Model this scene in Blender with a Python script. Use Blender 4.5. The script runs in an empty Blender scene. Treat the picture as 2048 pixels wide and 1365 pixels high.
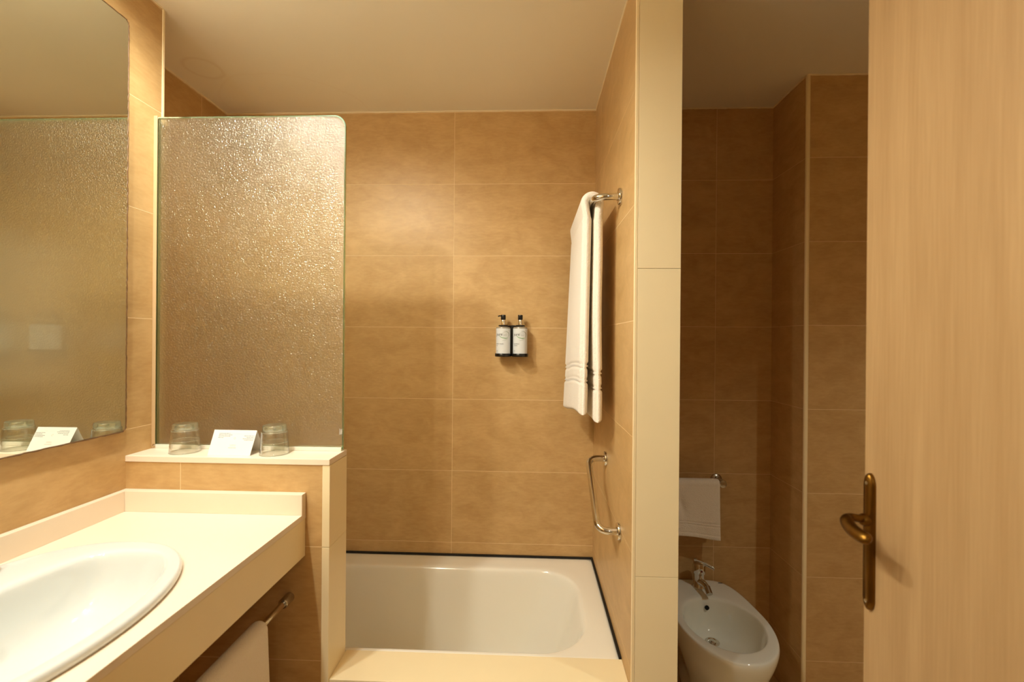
import bpy, math, random
from mathutils import Vector, Matrix, Quaternion
random.seed(4)
PI = math.pi
S = bpy.context.scene
C = S.collection

# ------------------------------------------------------------------ view, camera, world, lights
S.view_settings.view_transform = 'Standard'
S.view_settings.look = 'None'
S.view_settings.gamma = 1.0
S.view_settings.exposure = -0.17
S.view_settings.use_curve_mapping = False
S.cycles.use_denoising = True
S.cycles.max_bounces = 14
S.cycles.diffuse_bounces = 8
S.cycles.glossy_bounces = 8
S.cycles.transmission_bounces = 12
S.cycles.transparent_max_bounces = 12
S.cycles.sample_clamp_indirect = 6.0

cam_d = bpy.data.cameras.new('camera')
cam = bpy.data.objects.new('camera', cam_d)
C.objects.link(cam)
cam_d.sensor_width = 36.0
cam_d.lens = 910.0 / 2048 * 36.0
cam_d.clip_start = 0.02
_r = Vector((0.99920197, 0.03911429, 0.00809239))
_u = Vector((-0.00809987, 0.00003267, 0.9999672))
_w = Vector((-0.03911275, 0.99923474, -0.00034946))
cam.matrix_world = Matrix(((_r.x, _u.x, -_w.x, 0), (_r.y, _u.y, -_w.y, 0), (_r.z, _u.z, -_w.z, 1.40), (0, 0, 0, 1)))
cam_d.dof.use_dof = True
cam_d.dof.focus_distance = 1.85
cam_d.dof.aperture_fstop = 3.5
S.camera = cam

world = bpy.data.worlds.new('world')
S.world = world
world.use_nodes = True
world.node_tree.nodes['Background'].inputs[0].default_value = (1, .8, .6, 1)
world.node_tree.nodes['Background'].inputs[1].default_value = 0.02

WARM = (1.0, 0.965, 0.83)
def lamp(name, loc, watts, radius=0.022, color=WARM, angle=172, blend=0.12):
    d = bpy.data.lights.new(name, 'SPOT' if angle < 180 else 'POINT')
    d.energy = watts; d.color = color; d.shadow_soft_size = radius
    if angle < 180: d.spot_size = math.radians(angle); d.spot_blend = blend
    o = bpy.data.objects.new(name, d); o.location = loc; C.objects.link(o)
    return o
CZ = 2.412
LAMPS = [('spotlight_over_basin', (-0.80, 0.49, CZ - .022), 34, .030, 172),
         ('lamp_over_mirror', (-1.05, 0.50, CZ - .10), 9, .020, 360),
         ('spotlight_by_toilet', (1.32, 0.60, CZ - .022), 30.0, .022, 112),
         ('hallway_lamp', (.45, -1.40, 1.95), 9, .07, 360),
         ('spotlight_by_half_wall', (-0.81, 0.90, CZ - .022), 46, .030, 172),
         ('spotlight_by_door', (-0.80, 0.08, CZ - .022), 27, .022, 172)]
for n, l, w_, r_, a_ in LAMPS:
    lamp(n, l, w_, r_, angle=a_, blend=.55 if a_ > 150 else .7, color=WARM if a_ > 150 else (1.0, 1.0, .84))

# ------------------------------------------------------------------ mesh helpers
class MB:
    def __init__(s): s.v = []; s.f = []
    def add(s, vs, fs):
        o = len(s.v); s.v += [tuple(p) for p in vs]; s.f += [tuple(i + o for i in f) for f in fs]; return s
    def box(s, a, b):
        (x0, y0, z0), (x1, y1, z1) = a, b
        vs = [(x0,y0,z0),(x1,y0,z0),(x1,y1,z0),(x0,y1,z0),(x0,y0,z1),(x1,y0,z1),(x1,y1,z1),(x0,y1,z1)]
        return s.add(vs, [(3,2,1,0),(4,5,6,7),(0,1,5,4),(1,2,6,5),(2,3,7,6),(3,0,4,7)])
    def rings(s, rs, cap0=True, cap1=True):
        n = len(rs[0]); vs = [p for r in rs for p in r]; fs = []
        for k in range(len(rs) - 1):
            for i in range(n):
                j = (i + 1) % n
                fs.append((k*n+i, k*n+j, (k+1)*n+j, (k+1)*n+i))
        if cap0: fs.append(tuple(range(n))[::-1])
        if cap1: fs.append(tuple((len(rs)-1)*n + i for i in range(n)))
        return s.add(vs, fs)
    def lathe(s, prof, c=(0,0,0), axis='z', n=48, cap0=True, cap1=True):
        rs = []
        for r, h in prof:
            ring = []
            for i in range(n):
                a = 2*PI*i/n; p = (r*math.cos(a), r*math.sin(a), h)
                if axis == 'x': p = (p[2], p[0], p[1])
                elif axis == 'y': p = (p[1], p[2], p[0])
                ring.append((p[0]+c[0], p[1]+c[1], p[2]+c[2]))
            rs.append(ring)
        return s.rings(rs, cap0, cap1)
    def tube(s, pts, r, n=20):
        pts = [Vector(p) for p in pts]; rs = []
        rad = r if callable(r) else (lambda t: r)
        up = None
        for i, p in enumerate(pts):
            t = (pts[min(i+1, len(pts)-1)] - pts[max(i-1, 0)]).normalized()
            if up is None:
                up = t.orthogonal().normalized()
            else:
                up = (up - t * up.dot(t)).normalized()
            b = t.cross(up); R = rad(i/(len(pts)-1))
            rx, ry = R if isinstance(R, tuple) else (R, R)
            rs.append([p + up*math.cos(2*PI*k/n)*rx + b*math.sin(2*PI*k/n)*ry for k in range(n)])
        return s.rings(rs)

def fillet(pts, r, n=10):
    pts = [Vector(p) for p in pts]; out = [pts[0]]
    for i in range(1, len(pts)-1):
        a, b, c = pts[i-1], pts[i], pts[i+1]
        d0 = (a-b).normalized(); d1 = (c-b).normalized()
        p0 = b + d0*r; p1 = b + d1*r
        for k in range(n+1):
            t = k/n; out.append(p0*(1-t)**2 + b*2*t*(1-t)*1.0 + p1*t*t)
    out.append(pts[-1]); return out

def origin(o):
    v = Vector((0, 0, 0))
    while o is not None:
        v += o.location; o = o.parent
    return v

def build(name, mb, mat, parent=None, loc=None, smooth=False, bevel=0, sub=0, kind=None, seg=2, angle=35):
    me = bpy.data.meshes.new(name)
    og = origin(parent) if parent else Vector(loc or (0, 0, 0))
    me.from_pydata([tuple(Vector(p) - og) for p in mb.v], [], mb.f)
    me.validate(); me.update()
    o = bpy.data.objects.new(name, me)
    if parent: o.parent = parent
    elif loc: o.location = loc
    C.objects.link(o)
    me.materials.append(mat)
    if smooth:
        me.shade_smooth()
        try: me.set_sharp_from_angle(angle=math.radians(angle))
        except Exception: pass
    if bevel:
        m = o.modifiers.new('bevel', 'BEVEL'); m.width = bevel; m.segments = seg; m.limit_method = 'ANGLE'; m.angle_limit = math.radians(40)
    if sub:
        m = o.modifiers.new('sub', 'SUBSURF'); m.levels = sub; m.render_levels = sub
    if kind: o['kind'] = kind
    return o

def tag(o, label, cat, group=None):
    o['label'] = label; o['category'] = cat
    if group: o['group'] = group
    return o
def thing(name, loc, label, cat, group=None):
    o = bpy.data.objects.new(name, None); o.location = loc; o.empty_display_size = .05; C.objects.link(o)
    return tag(o, label, cat, group)

def slab_sheet(P, thick, nu, nv, eu=0.06, ev=0.06, clothmod=None):
    """closed cloth solid round the surface P(u,v), rounded at its borders"""
    def nrm(u, v):
        e = 1e-3
        a = P(min(1, u+e), v) - P(max(0, u-e), v); b = P(u, min(1, v+e)) - P(u, max(0, v-e))
        return a.cross(b).normalized()
    def par(k, n, e):      # denser sampling close to the borders
        t = k/n
        return t
    us = sorted(set([0, eu*.08, eu*.3, eu*.6, eu] + [eu + (1-2*eu)*k/nu for k in range(nu+1)] + [1-eu*.6, 1-eu*.3, 1-eu*.08, 1]))
    vs = sorted(set([0, ev*.08, ev*.3, ev*.6, ev] + [ev + (1-2*ev)*k/nv for k in range(nv+1)] + [1-ev*.6, 1-ev*.3, 1-ev*.08, 1]))
    def edge(t, e):
        d = min(t, 1-t)/e
        return 1.0 if d >= 1 else math.sqrt(max(0, 1-(1-d)**2))
    top = []; bot = []
    for u in us:
        for v in vs:
            p = P(u, v); n = nrm(u, v)
            h = thick/2*min(edge(u, eu), edge(v, ev))
            h2 = h*(clothmod(u, v) if clothmod else 1)
            top.append(p + n*h2); bot.append(p - n*h2)
    NU, NV = len(us), len(vs); N = NU*NV; fs = []
    for i in range(NU-1):
        for j in range(NV-1):
            a, b, c, d = i*NV+j, (i+1)*NV+j, (i+1)*NV+j+1, i*NV+j+1
            fs.append((a, b, c, d)); fs.append((N+d, N+c, N+b, N+a))
    for i in range(NU-1):
        a, b = i*NV, (i+1)*NV; fs.append((b, a, N+a, N+b))
        a, b = i*NV+NV-1, (i+1)*NV+NV-1; fs.append((a, b, N+b, N+a))
    for j in range(NV-1):
        a, b = j, j+1; fs.append((a, b, N+b, N+a))
        a, b = (NU-1)*NV+j, (NU-1)*NV+j+1; fs.append((b, a, N+a, N+b))
    m = MB(); m.add(top+bot, fs); return m

# ------------------------------------------------------------------ material helpers
def newmat(name):
    m = bpy.data.materials.new(name); m.use_nodes = True
    return m, m.node_tree, m.node_tree.nodes['Principled BSDF']
def srgb(r, g, b):
    f = lambda c: (c/255/12.92) if c/255 <= .04045 else ((c/255+.055)/1.055)**2.4
    return (f(r), f(g), f(b), 1)
def plain(name, col, rough=.5, metal=0, spec=.5, bump=0, bscale=300, coat=0, var=0, vscale=4, detail=3):
    m, t, b = newmat(name)
    b.inputs['Base Color'].default_value = col
    b.inputs['Roughness'].default_value = rough; b.inputs['Metallic'].default_value = metal
    b.inputs['Specular IOR Level'].default_value = spec
    if coat: b.inputs['Coat Weight'].default_value = coat; b.inputs['Coat Roughness'].default_value = .05
    tc = t.nodes.new('ShaderNodeTexCoord')
    if var or not bump:
        n = t.nodes.new('ShaderNodeTexNoise'); n.inputs['Scale'].default_value = vscale; n.inputs['Detail'].default_value = detail
        t.links.new(tc.outputs['Object'], n.inputs['Vector'])
        mx = t.nodes.new('ShaderNodeMixRGB'); mx.inputs[1].default_value = col
        k = 1 - (var or .02)
        mx.inputs[2].default_value = (col[0]*k, col[1]*k, col[2]*k, 1)
        t.links.new(n.outputs['Fac'], mx.inputs[0]); t.links.new(mx.outputs[0], b.inputs['Base Color'])
    if bump:
        n = t.nodes.new('ShaderNodeTexNoise'); n.inputs['Scale'].default_value = bscale; n.inputs['Detail'].default_value = 4
        t.links.new(tc.outputs['Object'], n.inputs['Vector'])
        bp = t.nodes.new('ShaderNodeBump'); bp.inputs['Strength'].default_value = bump; bp.inputs['Distance'].default_value = .002
        t.links.new(n.outputs['Fac'], bp.inputs['Height']); t.links.new(bp.outputs[0], b.inputs['Normal'])
    return m

TILE = .316
TW = .632
def tile(name, axis, u0, z0, c1=(203,169,117), c2=(185,150,98), grout=(228,202,156), rough=.42, gw=.0019, uw=TW, th=TILE, w_axis='Z'):
    """rectified stoneware tile; one flat colour field with mottling, joints by world position"""
    m, t, b = newmat(name)
    N = t.nodes; L = t.links
    g = N.new('ShaderNodeNewGeometry'); sp = N.new('ShaderNodeSeparateXYZ'); L.new(g.outputs['Position'], sp.inputs[0])
    def mth(op, a, bb=None, cc=None):
        n = N.new('ShaderNodeMath'); n.operation = op
        for i, x in enumerate([a, bb, cc]):
            if x is None: continue
            if isinstance(x, (int, float)): n.inputs[i].default_value = x
            else: L.new(x, n.inputs[i])
        return n.outputs[0]
    def line(src, o, w):
        q = mth('DIVIDE', mth('SUBTRACT', src, o), w)
        fr = mth('FRACT', mth('ADD', q, .5)); d = mth('MULTIPLY', mth('ABSOLUTE', mth('SUBTRACT', fr, .5)), w)
        mr = N.new('ShaderNodeMapRange'); mr.inputs[1].default_value = gw*.35; mr.inputs[2].default_value = gw*.65
        mr.inputs[3].default_value = 1; mr.inputs[4].default_value = 0
        L.new(d, mr.inputs[0])
        return mr.outputs[0], mth('FLOOR', q)
    lu, iu = line(sp.outputs[axis], u0, uw); lv, iv = line(sp.outputs[w_axis], z0, th)
    mask = mth('MAXIMUM', lu, lv)
    cmb = N.new('ShaderNodeCombineXYZ'); L.new(iu, cmb.inputs[0]); L.new(iv, cmb.inputs[1])
    wn = N.new('ShaderNodeTexWhiteNoise'); wn.noise_dimensions = '3D'; L.new(cmb.outputs[0], wn.inputs['Vector'])
    # shift the mottling per tile so it breaks at joints
    off = N.new('ShaderNodeVectorMath'); off.operation = 'MULTIPLY_ADD'
    L.new(wn.outputs['Color'], off.inputs[0]); off.inputs[1].default_value = (3, 3, 3); L.new(g.outputs['Position'], off.inputs[2])
    mp = N.new('ShaderNodeMapping'); mp.inputs['Scale'].default_value = (1, 1, 1.7); L.new(off.outputs[0], mp.inputs[0])
    n1 = N.new('ShaderNodeTexNoise'); n1.inputs['Scale'].default_value = 8.5; n1.inputs['Detail'].default_value = 9; n1.inputs['Roughness'].default_value = .62
    n1.inputs['Distortion'].default_value = .6
    L.new(mp.outputs[0], n1.inputs['Vector'])
    n2 = N.new('ShaderNodeTexNoise'); n2.inputs['Scale'].default_value = 60; n2.inputs['Detail'].default_value = 5
    mp2 = N.new('ShaderNodeMapping'); mp2.inputs['Scale'].default_value = (.6, .6, 2.2); L.new(off.outputs[0], mp2.inputs[0]); L.new(mp2.outputs[0], n2.inputs['Vector'])
    mixn = mth('ADD', mth('MULTIPLY', n1.outputs['Fac'], .7), mth('MULTIPLY', n2.outputs['Fac'], .3))
    rp = N.new('ShaderNodeValToRGB'); rp.color_ramp.elements[0].position = .36; rp.color_ramp.elements[1].position = .64
    rp.color_ramp.elements[0].color = srgb(*c2); rp.color_ramp.elements[1].color = srgb(*c1)
    L.new(mixn, rp.inputs[0])
    mx = N.new('ShaderNodeMixRGB'); L.new(mask, mx.inputs[0]); L.new(rp.outputs[0], mx.inputs[1]); mx.inputs[2].default_value = srgb(*grout)
    L.new(mx.outputs[0], b.inputs['Base Color'])
    rr = mth('ADD', mth('MULTIPLY', mask, .4), mth('ADD', mth('MULTIPLY', n2.outputs['Fac'], .12), rough-.06)); L.new(rr, b.inputs['Roughness'])
    bp = N.new('ShaderNodeBump'); bp.inputs['Strength'].default_value = .5; bp.inputs['Distance'].default_value = .0008
    h = mth('SUBTRACT', mth('MULTIPLY', n2.outputs['Fac'], .15), mask); L.new(h, bp.inputs['Height']); L.new(bp.outputs[0], b.inputs['Normal'])
    b.inputs['Specular IOR Level'].default_value = .35
    return m

# scene measures (metres; the camera stands over x = y = 0)
YB = 1.995; XR = .2807; XA = -1.3686; XL = -1.134; YP = 1.2378; XPR = .4014
ZT = .4554; YLF = 1.241; YTF = 1.363; ZK = .919; XK = -.616; ZF = .8008; ZS = 1.0685; XPE = -.5493; YPB = 1.354
Y2 = 1.994; X2 = 1.0364; Y3 = 1.7548; ZR = 2.0893; ZR2 = 2.0996; YBACK = -.13; YBACK2 = -2.4; XFAR = 1.95; YD = -.03; XD0 = -.28; XD1 = .612

M = {}
M['tile_x'] = tile('tan_tile_back', 'X', -.3382, ZR)
M['tile_y'] = tile('tan_tile_side', 'Y', 1.837, ZR)
M['tile_pony'] = tile('tan_tile_half_wall', 'X', -.975, ZR)
M['tile_bx'] = tile('tan_tile_bidet', 'X', .7985, ZR2)
M['tile_by'] = tile('tan_tile_bidet_side', 'Y', 1.60, ZR2)
M['tile_b3'] = tile('tan_tile_toilet', 'X', 1.36, ZR2)
M['floor'] = tile('brown_floor_tile', 'X', .1, .1, c1=(222,200,164), c2=(208,184,146), grout=(190,166,130), uw=.316, th=.316, w_axis='Y')
M['plaster'] = plain('hall_plaster', srgb(226,212,184), .8)
M['cream'] = plain('cream_panel', srgb(244,229,190), .32, spec=.45, var=.05, vscale=9)
M['creamtop'] = plain('cream_worktop', srgb(236,223,204), .30, spec=.5, var=.03, vscale=12)
M['trim'] = plain('cream_plastic_trim', srgb(244,226,184), .4)
M['caulk'] = plain('white_caulk', srgb(236,222,190), .6)
M['sink'] = plain('white_ceramic', srgb(214,220,220), .06, spec=.6, coat=.4)
M['bidet'] = plain('white_ceramic_bidet', srgb(236,240,234), .08, spec=.6, coat=.4)
M['tub'] = plain('white_enamel', srgb(243,241,230), .14, spec=.5, coat=.3)
M['chrome'] = plain('polished_chrome', srgb(225,222,215), .07, metal=1)
M['steel'] = plain('brushed_steel', srgb(200,195,185), .25, metal=1)
M['black'] = plain('black_plastic', srgb(14,13,12), .3)
M['gasket'] = plain('black_rubber', srgb(20,15,10), .6)
M['hole'] = plain('dark_hole', srgb(6,5,4), .8)
M['label'] = plain('white_label', srgb(216,220,222), .35)
M['channel'] = plain('beige_channel', srgb(196,168,128), .35)
M['tile_l'] = tile('tan_tile_left', 'Y', .80, ZR)
M['card'] = plain('white_card', srgb(226,225,222), .7)
M['ink'] = plain('grey_ink', srgb(48,45,42), .7)
M['paleink'] = plain('pale_grey_ink', srgb(176,168,158), .7)
M['redink'] = plain('pale_red_ink', srgb(214,168,150), .7)
M['green'] = plain('green_ink', srgb(72,150,52), .5)
M['dgreen'] = plain('dark_green_ink', srgb(58,84,46), .5)
M['alu'] = plain('white_aluminium', srgb(238,232,220), .3, spec=.6)

def towel_mat(name, col):
    m, t, b = newmat(name)
    b.inputs['Base Color'].default_value = col; b.inputs['Roughness'].default_value = .95; b.inputs['Specular IOR Level'].default_value = .1
    b.inputs['Sheen Weight'].default_value = .25; b.inputs['Sheen Roughness'].default_value = .5
    tc = t.nodes.new('ShaderNodeTexCoord')
    n = t.nodes.new('ShaderNodeTexNoise'); n.inputs['Scale'].default_value = 420; n.inputs['Detail'].default_value = 3
    v = t.nodes.new('ShaderNodeTexVoronoi'); v.inputs['Scale'].default_value = 330
    t.links.new(tc.outputs['Object'], n.inputs['Vector']); t.links.new(tc.outputs['Object'], v.inputs['Vector'])
    a = t.nodes.new('ShaderNodeMath'); a.operation = 'ADD'; t.links.new(n.outputs['Fac'], a.inputs[0]); t.links.new(v.outputs['Distance'], a.inputs[1])
    bp = t.nodes.new('ShaderNodeBump'); bp.inputs['Strength'].default_value = .55; bp.inputs['Distance'].default_value = .0025
    t.links.new(a.outputs[0], bp.inputs['Height']); t.links.new(bp.outputs[0], b.inputs['Normal'])
    return m
M['towel'] = towel_mat('white_terry', srgb(243,237,226))

def mirror_mat():
    m, t, b = newmat('mirror_silver')
    b.inputs['Metallic'].default_value = 1; b.inputs['Roughness'].default_value = .0
    tc = t.nodes.new('ShaderNodeTexCoord'); n = t.nodes.new('ShaderNodeTexNoise'); n.inputs['Scale'].default_value = 2
    t.links.new(tc.outputs['Object'], n.inputs['Vector'])
    mx = t.nodes.new('ShaderNodeMixRGB'); mx.inputs[1].default_value = (.80, .83, .76, 1); mx.inputs[2].default_value = (.82, .85, .78, 1)
    t.links.new(n.outputs['Fac'], mx.inputs[0]); t.links.new(mx.outputs[0], b.inputs['Base Color'])
    return m
M['mirror'] = mirror_mat()
M['mirror_edge'] = plain('tarnished_mirror_edge', srgb(120,84,46), .5, var=.5, vscale=60)

def glass_mat(name, col, rough=0, ior=1.46):
    m, t, b = newmat(name)
    t.nodes.remove(b); g = t.nodes.new('ShaderNodeBsdfGlass'); g.inputs['Color'].default_value = col
    g.inputs['Roughness'].default_value = rough; g.inputs['IOR'].default_value = ior
    t.links.new(g.outputs[0], t.nodes['Material Output'].inputs[0])
    return m
def thin_glass():
    m, t, b = newmat('clear_glass'); N = t.nodes; L = t.links; N.remove(b)
    tp = N.new('ShaderNodeBsdfTransparent'); tp.inputs['Color'].default_value = (.985, .995, .98, 1)
    gl = N.new('ShaderNodeBsdfGlossy'); gl.inputs['Roughness'].default_value = .03
    lw = N.new('ShaderNodeLayerWeight'); lw.inputs['Blend'].default_value = .5
    pw = N.new('ShaderNodeMath'); pw.operation = 'POWER'; L.new(lw.outputs['Facing'], pw.inputs[0]); pw.inputs[1].default_value = 2.3
    mr = N.new('ShaderNodeMapRange'); mr.inputs[3].default_value = .05; mr.inputs[4].default_value = .95; L.new(pw.outputs[0], mr.inputs[0])
    a = N.new('ShaderNodeMixShader'); L.new(mr.outputs[0], a.inputs[0]); L.new(tp.outputs[0], a.inputs[1]); L.new(gl.outputs[0], a.inputs[2])
    L.new(a.outputs[0], N['Material Output'].inputs[0]); return m
M['glass'] = thin_glass()
def base_glass():
    m, t, b = newmat('pale_green_thick_glass'); N = t.nodes; L = t.links; N.remove(b)
    tp = N.new('ShaderNodeBsdfTransparent'); tp.inputs['Color'].default_value = (.96, .985, .95, 1)
    tl = N.new('ShaderNodeBsdfTranslucent'); tl.inputs['Color'].default_value = (.86, .95, .84, 1)
    gl = N.new('ShaderNodeBsdfGlossy'); gl.inputs['Roughness'].default_value = .05
    a = N.new('ShaderNodeMixShader'); a.inputs[0].default_value = .22; L.new(tp.outputs[0], a.inputs[1]); L.new(tl.outputs[0], a.inputs[2])
    c = N.new('ShaderNodeMixShader'); c.inputs[0].default_value = .22; L.new(a.outputs[0], c.inputs[1]); L.new(gl.outputs[0], c.inputs[2])
    L.new(c.outputs[0], N['Material Output'].inputs[0]); return m
M['glass_base'] = base_glass()
M['glass_edge'] = glass_mat('greenish_glass_edge', (.62, .82, .70, 1), .15)

def frosted():
    m, t, b = newmat('obscured_glass'); N = t.nodes; L = t.links; N.remove(b)
    tc = N.new('ShaderNodeTexCoord')
    n1 = N.new('ShaderNodeTexNoise'); n1.inputs['Scale'].default_value = 235; n1.inputs['Detail'].default_value = 2
    v = N.new('ShaderNodeTexVoronoi'); v.inputs['Scale'].default_value = 230; v.feature = 'SMOOTH_F1'
    L.new(tc.outputs['Object'], n1.inputs['Vector']); L.new(tc.outputs['Object'], v.inputs['Vector'])
    a = N.new('ShaderNodeMath'); a.operation = 'ADD'; L.new(n1.outputs['Fac'], a.inputs[0]); L.new(v.outputs['Distance'], a.inputs[1])
    bp = N.new('ShaderNodeBump'); bp.inputs['Strength'].default_value = 1.0; bp.inputs['Distance'].default_value = .0024; L.new(a.outputs[0], bp.inputs['Height'])
    g = N.new('ShaderNodeBsdfRefraction'); g.inputs['Color'].default_value = (.93, .93, .86, 1); g.inputs['Roughness'].default_value = .38; g.inputs['IOR'].default_value = 1.22
    gl = N.new('ShaderNodeBsdfGlossy'); gl.inputs['Color'].default_value = (.97, .97, .94, 1); gl.inputs['Roughness'].default_value = .11
    tr = N.new('ShaderNodeBsdfTranslucent'); tr.inputs['Color'].default_value = (.86, .84, .74, 1)
    L.new(bp.outputs[0], gl.inputs['Normal'])
    m1 = N.new('ShaderNodeMixShader'); m1.inputs[0].default_value = .15; L.new(g.outputs[0], m1.inputs[1]); L.new(tr.outputs[0], m1.inputs[2])
    lw = N.new('ShaderNodeLayerWeight'); lw.inputs['Blend'].default_value = .5
    pw = N.new('ShaderNodeMath'); pw.operation = 'POWER'; L.new(lw.outputs['Facing'], pw.inputs[0]); pw.inputs[1].default_value = 2.5
    fr = N.new('ShaderNodeMapRange'); fr.inputs[3].default_value = .13; fr.inputs[4].default_value = .7; L.new(pw.outputs[0], fr.inputs[0])
    m2 = N.new('ShaderNodeMixShader'); L.new(fr.outputs[0], m2.inputs[0]); L.new(m1.outputs[0], m2.inputs[1]); L.new(gl.outputs[0], m2.inputs[2])
    tp = N.new('ShaderNodeBsdfTransparent'); tp.inputs['Color'].default_value = (.96, .96, .90, 1)
    m3 = N.new('ShaderNodeMixShader'); m3.inputs[0].default_value = .34; L.new(m2.outputs[0], m3.inputs[1]); L.new(tp.outputs[0], m3.inputs[2])
    L.new(m3.outputs[0], N['Material Output'].inputs[0])
    return m
M['frosted'] = frosted()

def wood():
    m, t, b = newmat('pale_maple_veneer'); N = t.nodes; L = t.links
    tc = N.new('ShaderNodeTexCoord')
    mp = N.new('ShaderNodeMapping'); mp.inputs['Scale'].default_value = (6, 14, .7); L.new(tc.outputs['Object'], mp.inputs[0])
    n = N.new('ShaderNodeTexNoise'); n.inputs['Scale'].default_value = 1.6; n.inputs['Detail'].default_value = 8; n.inputs['Distortion'].default_value = .7; L.new(mp.outputs[0], n.inputs['Vector'])
    mp2 = N.new('ShaderNodeMapping'); mp2.inputs['Scale'].default_value = (40, 260, 9); L.new(tc.outputs['Object'], mp2.inputs[0])
    n2 = N.new('ShaderNodeTexNoise'); n2.inputs['Scale'].default_value = 1; n2.inputs['Detail'].default_value = 4; L.new(mp2.outputs[0], n2.inputs['Vector'])
    a = N.new('ShaderNodeMath'); a.operation = 'MULTIPLY_ADD'; L.new(n2.outputs['Fac'], a.inputs[0]); a.inputs[1].default_value = .35; 
    s2 = N.new('ShaderNodeMath'); s2.operation = 'MULTIPLY'; L.new(n.outputs['Fac'], s2.inputs[0]); s2.inputs[1].default_value = .65; L.new(s2.outputs[0], a.inputs[2])
    rp = N.new('ShaderNodeValToRGB'); rp.color_ramp.elements[0].position = .33; rp.color_ramp.elements[1].position = .66
    rp.color_ramp.elements[0].color = srgb(158,126,86); rp.color_ramp.elements[1].color = srgb(178,147,105)
    L.new(a.outputs[0], rp.inputs[0]); L.new(rp.outputs[0], b.inputs['Base Color'])
    b.inputs['Roughness'].default_value = .42; b.inputs['Specular IOR Level'].default_value = .35
    return m
M['wood'] = wood()
M['brass'] = plain('aged_brass', srgb(136,98,40), .34, metal=1, var=.5, vscale=25, detail=6)

def ceiling_mat():
    m, t, b = newmat('painted_ceiling'); N = t.nodes; L = t.links
    b.inputs['Roughness'].default_value = .85; b.inputs['Specular IOR Level'].default_value = .2
    g = N.new('ShaderNodeNewGeometry')
    n = N.new('ShaderNodeTexNoise'); n.inputs['Scale'].default_value = 3; n.inputs['Detail'].default_value = 4; L.new(g.outputs['Position'], n.inputs['Vector'])
    base = N.new('ShaderNodeMixRGB'); base.inputs[1].default_value = srgb(246,243,228); base.inputs[2].default_value = srgb(241,237,220); L.new(n.outputs['Fac'], base.inputs[0])
    last = base.outputs[0]
    # old water-stain rims above the bath
    for c, sx, r, w, col in [((-1.02, 1.99, CZ), 1, .30, .008, (236,226,208)), ((-1.235, 1.66, CZ), 1, .055, .012, (214,196,166))]:
        sub = N.new('ShaderNodeVectorMath'); sub.operation = 'SUBTRACT'; L.new(g.outputs['Position'], sub.inputs[0]); sub.inputs[1].default_value = c
        ln = N.new('ShaderNodeVectorMath'); ln.operation = 'LENGTH'; L.new(sub.outputs[0], ln.inputs[0])
        nn = N.new('ShaderNodeMath'); nn.operation = 'MULTIPLY_ADD'; L.new(n.outputs['Fac'], nn.inputs[0]); nn.inputs[1].default_value = .08; L.new(ln.outputs['Value'], nn.inputs[2])
        d = N.new('ShaderNodeMath'); d.operation = 'SUBTRACT'; L.new(nn.outputs[0], d.inputs[0]); d.inputs[1].default_value = r + .04
        ab = N.new('ShaderNodeMath'); ab.operation = 'ABSOLUTE'; L.new(d.outputs[0], ab.inputs[0])
        mr = N.new('ShaderNodeMapRange'); mr.inputs[1].default_value = 0; mr.inputs[2].default_value = w; mr.inputs[3].default_value = .22; mr.inputs[4].default_value = 0; L.new(ab.outputs[0], mr.inputs[0])
        mx = N.new('ShaderNodeMixRGB'); L.new(mr.outputs[0], mx.inputs[0]); L.new(last, mx.inputs[1]); mx.inputs[2].default_value = srgb(*col); last = mx.outputs[0]
    L.new(last, b.inputs['Base Color'])
    return m
M['ceiling'] = ceiling_mat()

# ------------------------------------------------------------------ room shell
def sbox(name, a, b, mat, bevel=0):
    m = MB(); m.box(a, b); return build(name, m, mat, kind='structure', bevel=bevel)
W = .12
sbox('floor', (XA-.2, YBACK2-.1, -.1), (XFAR+.1, YB+.1, 0), M['floor'])
sbox('ceiling', (XA-.2, YBACK2-.1, CZ), (XFAR+.1, YB+.1, CZ+.1), M['ceiling'])
sbox('wall_back', (XA-.1, YB, 0), (XR+.001, YB+W, CZ), M['tile_x'])
sbox('wall_left', (XL-.1, YD, 0), (XL, 1.354, CZ), M['tile_l'])
sbox('wall_alcove_left', (XA-.1, 1.354, 0), (XA, YB, CZ), M['tile_y'])
sbox('wall_alcove_front', (XA-.1, 1.354-W, 0), (XL-.1, 1.354, CZ), M['tile_x'])
sbox('wall_right', (XR, YP+.004, 0), (XPR-.004, YB, CZ), M['tile_y'])
sbox('wall_bidet_back', (XPR-.004, Y2, 0), (X2+W, Y2+W, CZ), M['tile_bx'])
sbox('wall_bidet_side', (X2, Y3+.004, 0), (X2+W, Y2, CZ), M['tile_by'])
sbox('wall_toilet_back', (X2+.006, Y3, 0), (XFAR, Y3+W, CZ), M['tile_b3'])
sbox('wall_toilet_right', (XFAR, YD, 0), (XFAR+W, Y3, CZ), M['tile_by'])
m = MB(); m.box((XL-.1, YD-.10, 0), (XD0, YD, CZ)); m.box((XD1, YD-.10, 0), (XFAR+W, YD, CZ)); m.box((XD0, YD-.10, 2.10), (XD1, YD, CZ))
build('wall_doorway', m, M['tile_x'], kind='structure')
m = MB(); m.box((XD0, YD-.11, 0), (XD0+.03, YD+.004, 2.10)); m.box((XD1-.001, YD-.11, 0), (XD1+.03, YD+.004, 2.10)); m.box((XD0, YD-.11, 2.07), (XD1+.03, YD+.004, 2.101))
build('trim_9', m, M['wood'], kind='structure')
sbox('wall_hall_left', (XL-W, YBACK2, 0), (XL, YD-.10, CZ), M['plaster'])
sbox('wall_hall_right', (XFAR, YBACK2, 0), (XFAR+W, YD-.10, CZ), M['plaster'])
sbox('wall_hall_far', (XL-W, YBACK2-W, 0), (XFAR+W, YBACK2, CZ), M['plaster'])
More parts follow.
